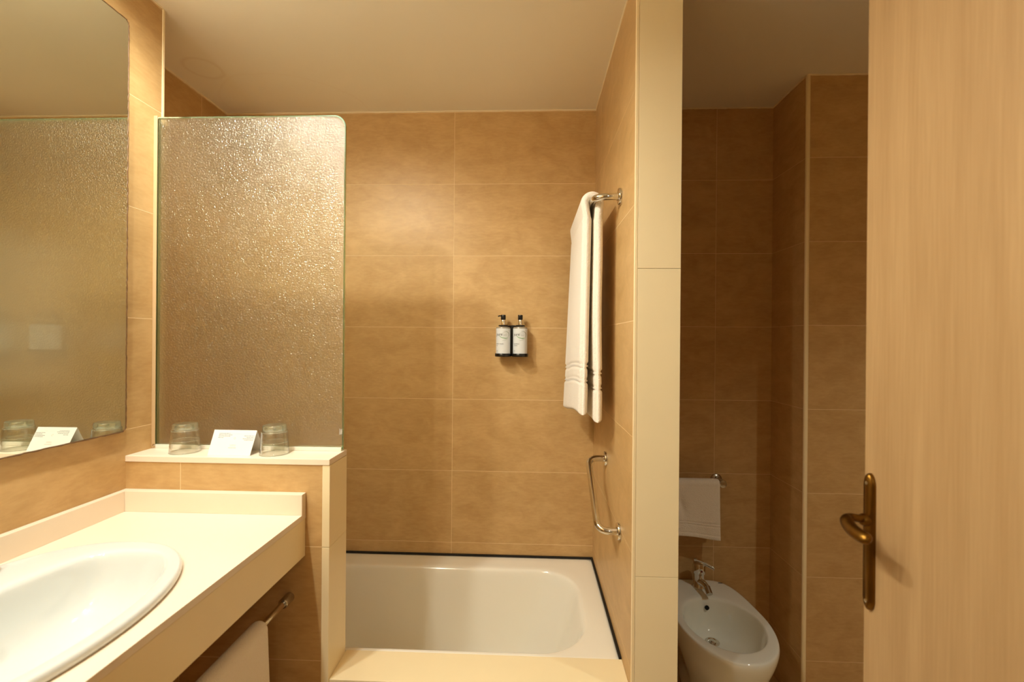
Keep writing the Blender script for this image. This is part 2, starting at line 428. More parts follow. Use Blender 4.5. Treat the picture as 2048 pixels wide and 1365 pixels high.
# half wall between vanity and bath with its cream claddings
sbox('wall_half', (XL, YP, 0), (XPE-.021, YPB-.002, ZS-.017), M['tile_pony'])
m = MB(); m.box((XL, YP-.003, ZS-.017), (XPE, YPB, ZS)); build('trim_1', m, M['creamtop'], kind='structure', bevel=.0015)
m = MB(); m.box((XPE-.021, YP-.001, 0), (XPE, YPB, .8235)); m.box((XPE-.021, YP-.001, .8245), (XPE, YPB, ZS-.0178)); build('trim_2', m, M['cream'], kind='structure', bevel=.0008)
# bath ledge
m = MB(); m.box((XPE, YLF, ZT-.022), (XR, YTF, ZT+.001)); build('trim_3', m, M['cream'], kind='structure', bevel=.0015)
sbox('wall_bath_front', (XPE, YLF+.012, 0), (XR, YTF-.03, ZT-.022), M['tile_pony'])
# cladding on the end of the wall between bath and bidet
m = MB()
for a, b in [(0, .7695), (.7705, 1.5965), (1.5975, CZ)]:
    m.box((XR+.007, YP-.006, a), (XPR, YP+.004, b))
build('trim_4', m, M['cream'], kind='structure', bevel=.0006)
m = MB(); m.box((XR-.0015, YP-.006, 0), (XR+.0065, YP+.004, CZ)); build('trim_5', m, M['trim'], kind='structure', bevel=.001)
m = MB(); m.box((XPR-.0038, YP+.004, 0), (XPR, YB, CZ)); build('wall_bidet_left', m, M['tile_by'], kind='structure')
# corner bead of the left wall, rounded bead of the toilet wall
m = MB(); m.box((XL-.012, 1.352, ZS), (XL+.0015, 1.362, CZ)); build('trim_6', m, M['trim'], kind='structure', bevel=.002)
m = MB(); m.lathe([(.008, 0), (.008, CZ)], (X2+.0065, Y3+.006, 0), n=24); build('trim_7', m, M['trim'], kind='structure', smooth=True)
# white filler line where the ceiling meets the tiles
m = MB()
def wob(p, q, r=.004, n=60):
    p = Vector(p); q = Vector(q); pts = []
    for i in range(n+1):
        pts.append(p.lerp(q, i/n) + Vector((0, 0, random.uniform(-.0008, .0008))))
    m.tube(pts, r, 8)
zc = CZ - .001
wob((XA, YB, zc), (XR, YB, zc)); wob((XR, YP, zc), (XR, YB, zc), .003); wob((XA, 1.36, zc), (XA, YB, zc)); wob((XL, YD, zc), (XL, 1.35, zc), .003)
wob((XPR, Y2, zc), (X2, Y2, zc)); wob((X2, Y3, zc), (X2, Y2, zc)); wob((X2, Y3, zc), (XFAR, Y3, zc))
build('trim_8', m, M['caulk'], kind='structure', smooth=True)

# ------------------------------------------------------------------ door leaf standing open on the right
XD = .571; YE = .797
m = MB(); m.box((XD, YE-.815, .008), (XD+.04, YE, 2.06))
door = build('door_1', m, M['wood'], loc=(XD, YE-.825, 0), bevel=.0015, kind='structure')
# stadium back plate
def plate_ring(x, s, cy=.7815, cz=1.070, hy=.0108, hz=.114):
    out = []; r = hy
    for i in range(40):
        a = 2*PI*i/40; yy = math.cos(a)*r; zz = math.sin(a)*r
        zz = zz*2 + (hz - 2*r if zz >= 0 else -(hz - 2*r))
        out.append((x, cy + yy*s, cz + zz*(1 - (1-s)*.12)))
    return out
m = MB(); m.rings([plate_ring(XD+.001, 1.0), plate_ring(XD-.003, 1.0), plate_ring(XD-.006, .88), plate_ring(XD-.0085, .55)])
plate = build('handle_plate', m, M['brass'], door, smooth=True, angle=50)
for zz in (1.168, .972):
    m = MB(); m.lathe([(.0001, -.0005), (.0028, -.0005), (.0028, .0008), (.0001, .0012)], (0, 0, 0), 'x', 16)
    m.v = [(XD-.0088 - v[0], .780 + v[1], zz + v[2]) for v in m.v]
    build('screw', m, M['steel'], plate, smooth=True)
lev = [(XD-.004, .782, 1.106), (XD-.020, .782, 1.108), (XD-.034, .781, 1.110), (XD-.044, .776, 1.110), (XD-.050, .766, 1.109), (XD-.055, .752, 1.106), (XD-.058, .736, 1.104), (XD-.058, .720, 1.103), (XD-.054, .707, 1.103)]
def smoothpath(pts, n=6):
    pts = [Vector(p) for p in pts]; out = []
    for i in range(len(pts)-1):
        p0 = pts[max(i-1, 0)]; p1 = pts[i]; p2 = pts[i+1]; p3 = pts[min(i+2, len(pts)-1)]
        for k in range(n):
            t = k/n; out.append(.5*((2*p1) + (p2-p0)*t + (2*p0-5*p1+4*p2-p3)*t*t + (3*p1-p0-3*p2+p3)*t**3))
    out.append(pts[-1]); return out
def levr(t):
    base = .0075 if t < .2 else .0075 + .002*min(1, (t-.2)/.3)
    if t > .9: base *= math.sqrt(max(.02, 1-((t-.9)/.1)**2))
    return (base*.78, base*1.05)
m = MB(); m.tube(smoothpath(lev), levr, 20); m.lathe([(.010, -.004), (.010, 0.004), (.0085, .007)], (0, 0, 0), 'x', 24)
k = len(m.v) - 72
m.v = m.v[:k] + [(XD-.009-v[0], .782+v[1], 1.106+v[2]) for v in m.v[k:]]
build('door_handle', m, M['brass'], plate, smooth=True, angle=60)

# ------------------------------------------------------------------ vanity: worktop, fascia, upstands
van = thing('vanity_counter', (-.875, .6, ZK), 'cream stone vanity worktop with upstands along the tiled wall, holding the oval basin', 'counter')
SCX, SCY = -.880, .700
def sink_outer(t, s=1.0, grow=0.0):
    c, sn = math.cos(t), math.sin(t)
    a = .226 if c > 0 else .222; b = .309; n = 2.05 if c > 0 else 2.55
    x = math.copysign(abs(c)**(2/n), c)*(a*s+grow); y = math.copysign(abs(sn)**(2/n), sn)*(b*s+grow)
    return SCX + x, SCY + y
NS = 96
x0, x1, y0, y1 = XL+.0005, XK, YD+.001, YP-.0005
corners = [math.atan2(y1-SCY, x1-SCX), math.atan2(y1-SCY, x0-SCX), math.atan2(y0-SCY, x0-SCX), math.atan2(y0-SCY, x1-SCX)]
outer = []; inner = []
for i in range(NS):
    t = 2*PI*i/NS
    ix, iy = sink_outer(t, .93); inner.append((ix, iy))
    dx, dy = ix-SCX, iy-SCY; a = math.atan2(dy, dx)
    for cc in corners:
        if abs((a-cc+PI) % (2*PI) - PI) < PI/NS*1.02: dx, dy = math.cos(cc), math.sin(cc)
    ks = []
    if dx > 1e-9: ks.append((x1-SCX)/dx)
    if dx < -1e-9: ks.append((x0-SCX)/dx)
    if dy > 1e-9: ks.append((y1-SCY)/dy)
    if dy < -1e-9: ks.append((y0-SCY)/dy)
    kk = min(ks); outer.append((SCX+dx*kk, SCY+dy*kk))
m = MB(); zt, zb = ZK, ZK-.0145
m.rings([[(x, y, zb) for x, y in inner], [(x, y, zb) for x, y in outer], [(x, y, zt) for x, y in outer], [(x, y, zt) for x, y in inner], [(x, y, zb) for x, y in inner]], False, False)
build('worktop', m, M['creamtop'], van)
m = MB(); m.box((XK-.020, YD+.001, ZF), (XK-.0008, YP-.0008, ZK-.0155)); build('fascia', m, M['cream'], van, bevel=.0008)
m = MB(); m.box((XL+.0005, YP-.0225, ZK), (XK, YP-.0005, .9755)); build('upstand', m, M['creamtop'], van, bevel=.001)
m = MB(); m.box((XL+.0005, YD+.001, ZK), (XL+.0185, YP-.023, .9755)); build('upstand', m, M['creamtop'], van, bevel=.001)

# basin
sink = thing('washbasin', (SCX, SCY, ZK), 'white ceramic oval drop-in basin set in the cream vanity worktop', 'sink')
def sink_inner(t, s=1.0, cx=-.838, cy=.700):
    c, sn = math.cos(t), math.sin(t)
    if c > 0: x = c*.150; y = sn*.262
    else:
        n = 4.2; x = math.copysign(abs(c)**(2/n), c)*.138; y = math.copysign(abs(sn)**(2/2.35), sn)*.262
    return cx + x*s, cy + y*s
def sring(f, z, **k): return [(*f(2*PI*i/NS, **k), z) for i in range(NS)]
def mix(k, z):
    out = []
    for i in range(NS):
        t = 2*PI*i/NS; a = sink_outer(t, .965); b = sink_inner(t)
        out.append((a[0]+(b[0]-a[0])*k, a[1]+(b[1]-a[1])*k, z))
    return out
z = ZK
R_ = [sring(sink_outer, z-.012, s=.90), sring(sink_outer, z+.0005, s=.985), sring(sink_outer, z+.004, s=.998), sring(sink_outer, z+.0095, s=1.0), sring(sink_outer, z+.0145, s=.993), sring(sink_outer, z+.017, s=.98),
      mix(.0, z+.0178), mix(.5, z+.0165), mix(.85, z+.0155), mix(1.0, z+.012)]
for s_, dz, sh in [(.975, -.002, 0), (.945, -.026, 0), (.90, -.052, 0), (.83, -.076, 0), (.72, -.095, 0), (.55, -.108, 0), (.33, -.115, 0), (.12, -.118, 0)]:
    R_.append([(SX, SY, z+dz) for SX, SY in [sink_inner(2*PI*i/NS, s_) for i in range(NS)]])
m = MB(); m.rings(R_, False, True)
build('bowl', m, M['sink'], sink, smooth=True, sub=1, angle=180)
m = MB(); m.lathe([(.024, .0), (.024, .003), (.020, .004), (.010, .002), (.001, .002)], (-.838, .700, z-.1175), n=32); build('drain', m, M['chrome'], sink, smooth=True)
# tap behind the bowl (only its nearest handle reaches into the picture)
tap = thing('basin_tap', (-1.05, .70, ZK+.017), 'chrome basin tap at the back of the oval basin, cut by the left picture edge', 'tap')
zb = ZK+.0168
m = MB(); m.lathe([(.026, 0), (.026, .006), (.018, .010), (.016, .06), (.0155, .075), (.010, .082)], (-1.055, .70, zb), n=32); build('body', m, M['chrome'], tap, smooth=True)
m = MB(); m.tube(fillet([(-1.055, .70, zb+.045), (-.99, .70, zb+.085), (-.93, .70, zb+.075), (-.925, .70, zb+.055)], .02), .010, 20); build('spout', m, M['chrome'], tap, smooth=True)
for yy in (.845, .555):
    m = MB(); m.lathe([(.020, 0), (.020, .005), (.012, .008), (.012, .018), (.018, .021), (.0195, .030), (.0185, .038), (.013, .041)], (-1.056, yy, zb), n=32); build('tap_handle', m, M['chrome'], tap, smooth=True)

# ------------------------------------------------------------------ mirror
mir = thing('wall_mirror', (-1.12, .45, 1.14), 'large frameless wall mirror with rounded corners and tarnished edge above the vanity', 'mirror')
def rrect2(hx, hy, r, n=8):
    out = []
    for cx, cy, a0 in [(hx-r, hy-r, 0), (-hx+r, hy-r, PI/2), (-hx+r, -hy+r, PI), (hx-r, -hy+r, 1.5*PI)]:
        for k in range(n+1):
            a = a0 + PI/2*k/n; out.append((cx+r*math.cos(a), cy+r*math.sin(a)))
    return out
my0, my1, mz0, mz1 = .03, 1.2215, 1.141, 2.280
cy_, cz_ = (my0+my1)/2, (mz0+mz1)/2
def mring(x, g): return [(x, cy_+a, cz_+b) for a, b in rrect2((my1-my0)/2+g, (mz1-mz0)/2+g, .013+g)]
m = MB(); m.rings([mring(-1.127, 0), mring(-1.1215, 0), mring(-1.120, -.0015)][::-1], True, True)
build('glass', m, M['mirror'], mir)
def mring_j(x, g):
    random.seed(9); out = []
    base = rrect2((my1-my0)/2+g, (mz1-mz0)/2+g, .013+g)
    dense = []
    for i in range(len(base)):
        a = Vector(base[i]); b = Vector(base[(i+1) % len(base)]); n = max(1, int((b-a).length/.01))
        for k in range(n):
            p = a.lerp(b, k/n); j = random.uniform(-.0013, .0013); d = p.normalized(); dense.append((x, cy_+p.x+d.x*j, cz_+p.y+d.y*j))
    return dense
m = MB(); m.rings([mring_j(-1.1335, -.002), mring_j(-1.127, .0018), mring_j(-1.1195, .0018), mring_j(-1.1190, -.0006), mring_j(-1.1199, -.0012)][::-1], False, False)
build('tarnished_edge', m, M['mirror_edge'], mir)

# ------------------------------------------------------------------ obscured glass bath screen
scr = thing('bath_screen', (-.84, 1.335, ZS), 'obscured glass bath screen with a rounded top corner standing on the half wall', 'screen')
gx0, gx1, gz0, gz1, gr = XL+.006, -.5525, ZS+.006, 2.0675, .034
def gl_out(y, g=0):
    pts = [(gx0+g, y, gz0+g), (gx1-g, y, gz0+g)]
    for k in range(13):
        a = PI/2*k/12; pts.append((gx1-g-gr+gr*math.cos(a), y, gz1-g-gr+gr*math.sin(a)))
    pts.append((gx0+g, y, gz1-g))
    return pts
m = MB(); n = len(gl_out(0)); m.rings([gl_out(1.3325), gl_out(1.3385)], True, True)
pane = build('glass_pane', m, M['frosted'], scr)
m = MB(); m.rings([gl_out(1.3321, -.0002), gl_out(1.3389, -.0002), gl_out(1.3389, .0028), gl_out(1.3321, .0028), gl_out(1.3321, -.0002)], False, False)
build('polished_edge', m, M['glass_edge'], pane)
m = MB(); m.box((XL+.001, 1.3255, ZS+.0003), (gx1-.003, 1.3305, ZS+.011)); m.box((XL+.001, 1.3405, ZS+.0003), (gx1-.003, 1.3445, ZS+.011)); build('bottom_channel', m, M['alu'], scr, bevel=.0008)
m = MB(); m.box((XL+.0003, 1.323, ZS+.001), (XL+.004, 1.348, 2.068)); m.box((XL+.004, 1.323, ZS+.001), (XL+.011, 1.3255, 2.068)); build('wall_channel', m, M['channel'], scr, bevel=.0006)
m = MB(); m.lathe([(.0035, 0), (.0035, .002), (.001, .003)], (0, 0, 0), 'y', 14); m.v = [(XL+.009+v[0], 1.3228-v[1], ZS+.010+v[2]) for v in m.v]; build('screw', m, M['steel'], scr, smooth=True)
# etched maker's mark near the pane's edge
m = MB()
for i, (ww, hh) in enumerate([(.004, .0012), (.006, .001), (.004, .0012), (.006, .001), (.0045, .0012), (.006, .001)]):
    m.box((-.5605, 1.3318, 1.118+i*.0026), (-.5605+ww, 1.3322, 1.118+i*.0026+hh))
m.box((-.5635, 1.3318, 1.116), (-.5625, 1.3322, 1.134))
build('etched_mark', m, M['label'], pane)

# ------------------------------------------------------------------ tumblers, upside down
def tumbler(c, label):
    t = thing('tumbler', c, label, 'glass', 'upturned tumblers on the shelf')
    prof = [(.0385, 0), (.0392, .001), (.0388, .012), (.0362, .045), (.0344, .062), (.0336, .0665), (.0316, .0685), (.0312, .080), (.0298, .0836), (.0260, .0842), (.010, .0838), (.0002, .0837)]
    inn = [(.0002, .0655), (.020, .0653), (.0290, .0640), (.0322, .0590), (.0332, .052), (.0352, .0380), (.0346, .0360), (.0358, .0335), (.0374, .012), (.0378, .001), (.0385, 0)]
    m = MB(); m.lathe(prof + inn, c, n=64, cap0=False, cap1=False)
    build('body', m, M['glass'], t, smooth=True, angle=60)
    m = MB(); m.lathe([(.0005, .0668), (.0285, .0668), (.0302, .070), (.0303, .079), (.0288, .0826), (.0250, .0832), (.0005, .0820)], c, n=56, cap0=False, cap1=False)
    build('thick_base', m, M['glass_base'], t, smooth=True, angle=60)
    for rr, zz, th in ((.0363, .0345, .0007), (.0388, .0010, .0007), (.0340, .0640, .0008)):
        m = MB(); m.lathe([(rr+th*math.cos(a), zz+th*math.sin(a)) for a in [2*PI*k/8 for k in range(9)]], c, n=56, cap0=False, cap1=False)
        build('moulded_ring', m, M['glass_base'], t, smooth=True, angle=180)
    return t
tumbler((-1.002, 1.2885, ZS+.0004), 'clear upturned glass tumbler on the shelf, left of the tent card')
tumbler((-.7345, 1.2865, ZS+.0004), 'clear upturned glass tumbler on the shelf, right of the tent card')

# ------------------------------------------------------------------ tent card
card = thing('tent_card', (-.85, 1.288, ZS), 'white folded tent card with small grey print between the two tumblers', 'card')
fl, fr_ = Vector((-.910, 1.2535, ZS+.0003)), Vector((-.789, 1.2575, ZS+.0003))
rl, rr_ = Vector((-.9125, 1.287, ZS+.0665)), Vector((-.7885, 1.2905, ZS+.0655))
bl, br_ = Vector((-.909, 1.322, ZS+.0003)), Vector((-.787, 1.3235, ZS+.0003))
def quad_slab(a, b, c, d, th, nrm):
    n = Vector(nrm)*th; m = MB(); vs = [a, b, c, d, a+n, b+n, c+n, d+n]
    m.add(vs, [(0,1,2,3), (7,6,5,4), (0,4,5,1), (1,5,6,2), (2,6,7,3), (3,7,4,0)]); return m
nf = (fr_-fl).cross(rl-fl).normalized(); nb = (bl-br_).cross(rr_-br_).normalized()
m = quad_slab(fl, fr_, rr_, rl, -.0005, nf); m2 = quad_slab(br_, bl, rl, rr_, -.0005, nb); m.add(m2.v, m2.f)
build('folded_card', m, M['card'], card)
def cardp(u, v, off=.00025): return fl.lerp(fr_, u).lerp(rl.lerp(rr_, u), v) + nf*off
def strip(mb, u0, u1, v0, v1):
    mb.add([cardp(u0, v0), cardp(u1, v0), cardp(u1, v1), cardp(u0, v1)], [(0,1,2,3)])
random.seed(3)
for (ua, lens, v0) in [(.14, (.26, .31, .28, .12), .85), (.72, (.24, .18, .26, .22), .76)]:
    m = MB()
    for i, L_ in enumerate(lens):
        u = ua + (0 if ua < .5 else (.26-L_)); end = u+L_
        while u < end:
            w_ = random.uniform(.02, .05); strip(m, u, min(end, u+w_), v0-.055*i, v0-.055*i+.014); u += w_+.009
    build('printed_text', m, M['ink'], card)
m = MB()
for v in (.40, .36): strip(m, .46, .60, v, v+.010)
build('printed_text', m, M['paleink'], card)
m = MB(); strip(m, .40, .90, .84, .843); build('printed_line', m, M['paleink'], card)
m = MB(); strip(m, .44, .62, .29, .305); build('printed_text', m, M['redink'], card)
m = MB()
for i in range(18):
    a = 2*PI*i/18; b = 2*PI*(i+1)/18
    m.add([cardp(.53+.022*math.cos(a), .67+.04*math.sin(a)), cardp(.53+.022*math.cos(b), .67+.04*math.sin(b)), cardp(.53+.017*math.cos(b), .67+.031*math.sin(b)), cardp(.53+.017*math.cos(a), .67+.031*math.sin(a))], [(0,1,2,3)])
build('printed_emblem', m, M['redink'], card)

# ------------------------------------------------------------------ bathtub
tub = thing('bathtub', (-.54, 1.68, 0), 'white enamel built-in bathtub between the half wall and the towel rail wall', 'bathtub')
def rr3(cx, cy, hx, hy, r, z, n=10, rl_=None):
    out = []
    for (sx, sy, a0) in [(1, 1, 0), (-1, 1, PI/2), (-1, -1, PI), (1, -1, 1.5*PI)]:
        for k in range(n+1):
            a = a0 + PI/2*k/n; out.append((cx+sx*(hx-r)+r*math.cos(a), cy+sy*(hy-r)+r*math.sin(a), z))
    return out
ox0, ox1, oy0, oy1 = XA+.001, XR-.001, YTF-.002, YB-.001
ocx, ocy, ohx, ohy = (ox0+ox1)/2, (oy0+oy1)/2, (ox1-ox0)/2, (oy1-oy0)/2
def inn(x0_, x1_, y0_, y1_, r, z): return rr3((x0_+x1_)/2, (y0_+y1_)/2, (x1_-x0_)/2, (y1_-y0_)/2, r, z)
z = ZT-.0005
rs = [rr3(ocx, ocy, ohx, ohy, .002, .35), rr3(ocx, ocy, ohx, ohy, .002, z-.001), rr3(ocx, ocy, ohx-.001, ohy-.001, .002, z),
      inn(-1.27, .205, 1.372, 1.893, .175, z+.0002), inn(-1.265, .197, 1.378, 1.886, .168, z-.001), inn(-1.260, .190, 1.384, 1.880, .162, z-.007), inn(-1.255, .184, 1.388, 1.876, .158, z-.018),
      inn(-1.24, .165, 1.396, 1.868, .150, z-.08), inn(-1.22, .135, 1.405, 1.858, .145, z-.17), inn(-1.19, .100, 1.415, 1.848, .135, z-.26),
      inn(-1.15, .060, 1.430, 1.832, .12, z-.325), inn(-1.10, .01, 1.46, 1.80, .10, z-.365), inn(-1.02, -.08, 1.52, 1.74, .07, z-.378)]
m = MB(); m.rings(rs, False, True)
build('tub_shell', m, M['tub'], tub, smooth=True, sub=1, angle=60)
m = MB(); m.box((XA+.001, YB-.0085, ZT-.001), (XR-.001, YB-.0006, ZT+.005)); m.box((XR-.0085, YTF+.001, ZT-.001), (XR-.0006, YB-.0085, ZT+.005))
build('sealing_strip', m, M['gasket'], tub)

# ------------------------------------------------------------------ chrome rails on the right wall
def flange(mb, c, nx, r=.0255, t=.009):
    prof = [(r, 0), (r, t*.75), (r-.0015, t), (.011, t), (.0108, t+.004)]
    q = MB(); q.lathe(prof, (0, 0, 0), 'x', 40)
    mb.add([(c[0]+nx*v[0], c[1]+v[1], c[2]+v[2]) for v in q.v], q.f if nx > 0 else [f[::-1] for f in q.f])
rail = thing('towel_rail', (XR, 1.43, 1.853), 'chrome towel rail with round flanges on the right bath wall, holding the long towel', 'towel rail')
XB = .199; ZBAR = 1.853
m = MB(); m.tube(fillet([(XR-.004, 1.43, ZBAR), (XB, 1.43, ZBAR), (XB, 1.93, ZBAR), (XR-.004, 1.93, ZBAR)], .042), .0104, 24); build('tube', m, M['chrome'], rail, smooth=True)
for yy in (1.43, 1.93):
    m = MB(); flange(m, (XR-.0003, yy, ZBAR), -1); build('flange', m, M['chrome'], rail, smooth=True)
grab = thing('grab_bar', (XR, 1.405, .817), 'short slanted chrome grab bar on the right bath wall above the tub', 'grab bar')
m = MB(); m.tube(fillet([(XR-.004, 1.405, .819), (.214, 1.405, .819), (.214, 1.658, .977), (XR-.004, 1.658, .977)], .038), .0110, 24); build('tube', m, M['chrome'], grab, smooth=True)
for yy, zz in ((1.405, .819), (1.658, .977)):
    m = MB(); flange(m, (XR-.0003, yy, zz), -1); build('flange', m, M['chrome'], grab, smooth=True)

# ------------------------------------------------------------------ towels

# long bath towel, folded lengthwise over the rail: y runs along the rail, u along the cloth
LL, LRt = .686, .710           # leg lengths left / right of the rail
def big(u, v):
    Ltot = LL + PI*.024 + LRt; s = u*Ltot
    y = 1.474 + (1.885-1.474)*v
    if s < LL:
        d = LL - s; f = d/LL; q = min(1, d/.05)
        x = XB - .024 + .0085*q - .011*f*(1-v) - .034*f*v + .0026*math.sin(v*9+.6)*f*v + .0022*math.sin(v*21)*f*v
        yy = y + .004*math.sin(f*5)*(1-v) - .004*f
        return Vector((x, yy, ZBAR - .004 - d - .030*f*v + .006*math.sin(v*5)*f))
    if s < LL + PI*.024:
        t = (s-LL)/.024; return Vector((XB - .024*math.cos(t), y, ZBAR - .004 + .0255*math.sin(t)))
    d = s - LL - PI*.024; f = d/LRt; q = min(1, d/.05)
    x = XB + .024 - .005*q + .001*f + .0015*math.sin(v*12)*f + .0012*math.sin(f*9)
    return Vector((x, y + .003*math.sin(f*4) - .002*f, ZBAR - .004 - d))
def big_mod(u, v):
    Ltot = LL + PI*.024 + LRt; k = 1.0
    for d0 in (u*Ltot, (1-u)*Ltot):
        for g in (.104, .116, .152, .164):
            k -= .50*math.exp(-((d0-g)/.0028)**2)
        if .119 < d0 < .149: k -= .12
    s = u*Ltot
    if LL-.05 < s < LL+PI*.024+.05: k *= .88
    return k
bt = thing('bath_towel', (XB, 1.68, 1.13), 'long white terry bath towel hanging over the chrome rail beside the bath', 'towel')
m = slab_sheet(big, .0305, 330, 40, .009, .04, big_mod); build('cloth', m, M['towel'], bt, smooth=True, angle=180)

# hand towel over the bar under the worktop
XU = -.66; ZU = .684
ub = thing('under_counter_rail', (XU, YP, ZU), 'chrome towel bar fixed to the half wall beneath the vanity worktop', 'towel rail')
m = MB(); m.tube([(XU, YP-.012, ZU), (XU, .2, ZU)], .0085, 24); build('bar', m, M['chrome'], ub, smooth=True)
m = MB(); q = MB(); q.lathe([(.0135, 0), (.0135, .034), (.012, .037), (.0092, .037)], (0, 0, 0), 'y', 32); m.add([(XU+v[0], YP-.0005-v[1], ZU+v[2]) for v in q.v], [f[::-1] for f in q.f]); build('bracket', m, M['steel'], ub, smooth=True)
def hand(u, v):
    L1, L2, R0 = .42, .40, .0155; T = L1+PI*R0+L2; s = u*T; y = .66 + (1.100-.66)*v
    if s < L1:
        d = L1-s; f = d/L1; return Vector((XU+R0+.012*f+.003*math.sin(v*14)*f, y+.006*f, ZU-d))
    if s < L1+PI*R0:
        t = (s-L1)/R0; return Vector((XU+R0*math.cos(t), y, ZU+R0*math.sin(t)))
    d = s-L1-PI*R0; return Vector((XU-R0-.01*d/L2, y, ZU-d))
ht = thing('hand_towel', (XU, .88, .26), 'white terry hand towel draped over the bar under the vanity worktop', 'towel')
m = slab_sheet(hand, .013, 160, 30, .01, .02); build('cloth', m, M['towel'], ht, smooth=True, angle=180)

# small towel beside the bidet
YU = 1.925; ZB2 = .812
br2 = thing('bidet_towel_rail', (.58, Y2, ZB2), 'short chrome towel rail with round knob end on the wall above the bidet', 'towel rail')
m = MB(); m.tube([(.455, YU, ZB2), (.800, YU, ZB2)], .008, 20); build('bar', m, M['chrome'], br2, smooth=True)
for xx in (.465, .806):
    m = MB(); q = MB(); q.lathe([(.0235, 0), (.0235, .006), (.021, .009), (.013, .012), (.0125, .052), (.0165, .056), (.0175, .066), (.015, .075), (.006, .078)], (0, 0, 0), 'y', 32)
    m.add([(xx+v[0], Y2-.0003-v[1], ZB2+v[2]) for v in q.v], [f[::-1] for f in q.f]); build('post', m, M['steel'], br2, smooth=True)
def small(u, v):
    L1, L2, R0 = .222, .205, .0145; T = L1+PI*R0+L2; s = u*T; x = .470 + (.789-.470)*v
    wave = .010*math.exp(-((v-.52)/.22)**2)
    if s < L1:
        d = L1-s; f = d/L1
        dent = .009*math.exp(-((v-.50-.16*(f-.3))/.05)**2)*math.exp(-((f-.42)/.2)**2)
        return Vector((x-.004*f*math.sin(v*3), YU-R0-.006*f-.007*math.sin(v*13+1)*f*f+dent, ZB2-d+wave*f*1.5-.004*f*v))
    if s < L1+PI*R0:
        t = (s-L1)/R0; return Vector((x, YU-R0*math.cos(t), ZB2+R0*math.sin(t)))
    d = s-L1-PI*R0; return Vector((x, YU+R0+.004*d/L2, ZB2-d))
def small_mod(u, v):
    T = .222+PI*.0145+.205; d0 = u*T; k = 1.0
    for g in (.018, .054, .064): k -= .40*math.exp(-((d0-g)/.0018)**2)
    if .020 < d0 < .052: k -= .14 + .06*math.sin(v*55)
    return k
st = thing('small_towel', (.63, YU, .59), 'small white terry towel with woven border hanging above the bidet', 'towel')
m = slab_sheet(small, .013, 190, 60, .012, .022, small_mod); build('cloth', m, M['towel'], st, smooth=True, angle=180)

# ------------------------------------------------------------------ bidet and its tap
BX, BYc = .712, 1.72
bid = thing('bidet', (BX, 1.75, 0), 'white ceramic bidet against the tiled wall beyond the half-open door', 'bidet')
NB = 96
def bo(t, s=1.0, front=None, z=0):
    c, sn = math.cos(t), math.sin(t)
    if sn < 0:
        x = math.copysign(abs(c)**(2/2.1), c)*.168; y = -abs(sn)**(2/2.1)*.257
    else:
        x = math.copysign(abs(c)**(2/4.5), c)*.168; y = abs(sn)**(2/4.5)*.267; x *= 1-.16*(y/.267)**1.2
    return x, y
def bi(t):
    c, sn = math.cos(t), math.sin(t)
    return c*.135, -.032 + sn*(.162)
def bring(sx, sf, z, sb=1.0):
    out = []
    for i in range(NB):
        x, y = bo(2*PI*i/NB); y = y*(sf if y < 0 else sb); out.append((BX+x*sx, BYc+y, z))
    return out
def bmix(k, z):
    out = []
    for i in range(NB):
        t = 2*PI*i/NB; a = bo(t); b = bi(t); out.append((BX+a[0]*.97+(b[0]-a[0]*.97)*k, BYc+a[1]*.975+(b[1]-a[1]*.975)*k, z))
    return out
def binn(s, z, dy=0):
    return [(BX+bi(2*PI*i/NB)[0]*s, BYc-.032+(bi(2*PI*i/NB)[1]+.032)*s+dy, z) for i in range(NB)]
rs = [bring(.60, .50, 0), bring(.60, .50, .03), bring(.58, .47, .09), bring(.64, .55, .16), bring(.78, .72, .22), bring(.90, .87, .28), bring(.97, .96, .33), bring(1.0, 1.0, .362), bring(1.0, 1.0, .374), bring(.99, .99, .380, .995),
      bmix(0, .3825), bmix(.5, .382), bmix(.9, .381), bmix(1.0, .378), binn(.975, .366), binn(.935, .338, .004), binn(.86, .308, .014), binn(.74, .281, .030), binn(.54, .262, .052), binn(.30, .253, .072), binn(.10, .2505, .082)]
m = MB(); m.rings(rs, True, True); build('ceramic_body', m, M['bidet'], bid, smooth=True, sub=1, angle=180)
m = MB(); m.lathe([(.026, .0), (.026, .0035), (.021, .0045), (.016, .001), (.0145, .001), (.013, .006), (.007, .008), (.0005, .0085)], (.708, 1.771, .2505), n=36); build('drain', m, M['chrome'], bid, smooth=True)
m = MB(); q = MB(); q.lathe([(.0085, 0), (.0085, .004), (.0082, .0042)], (0, 0, 0), 'y', 28); m.add([(.712+v[0], 1.839-v[1]+.012*(-v[2])/.02*.0, .345+v[2]) for v in q.v], [f[::-1] for f in q.f]); build('overflow_hole', m, M['hole'], bid, smooth=True)
m = MB(); m.box((.804, 1.955, .3822), (.822, 1.959, .3829)); build('printed_mark', m, M['ink'], bid)
bt2 = thing('bidet_tap', (.712, 1.925, .382), 'chrome single-lever mixer tap standing on the rear deck of the bidet', 'tap')
m = MB(); m.lathe([(.025, 0), (.025, .004), (.0225, .008), (.0205, .04), (.021, .055), (.0225, .060)], (.712, 1.925, .3823), n=36); build('body', m, M['chrome'], bt2, smooth=True)
m = MB(); m.tube(fillet([(.712, 1.92, .405), (.714, 1.875, .420), (.717, 1.845, .417)], .012), lambda t: .0140-.002*t, 20); sp_ = build('spout', m, M['chrome'], bt2, smooth=True)
m = MB(); m.tube([(.7168, 1.852, .4195), (.7178, 1.838, .410), (.7186, 1.828, .403)], .0125, 20); build('aerator', m, M['steel'], sp_, smooth=True)
m = MB(); m.lathe([(.0225, .056), (.0255, .062), (.0258, .088), (.022, .099), (.010, .104)], (.712, 1.925, .3823), n=36)
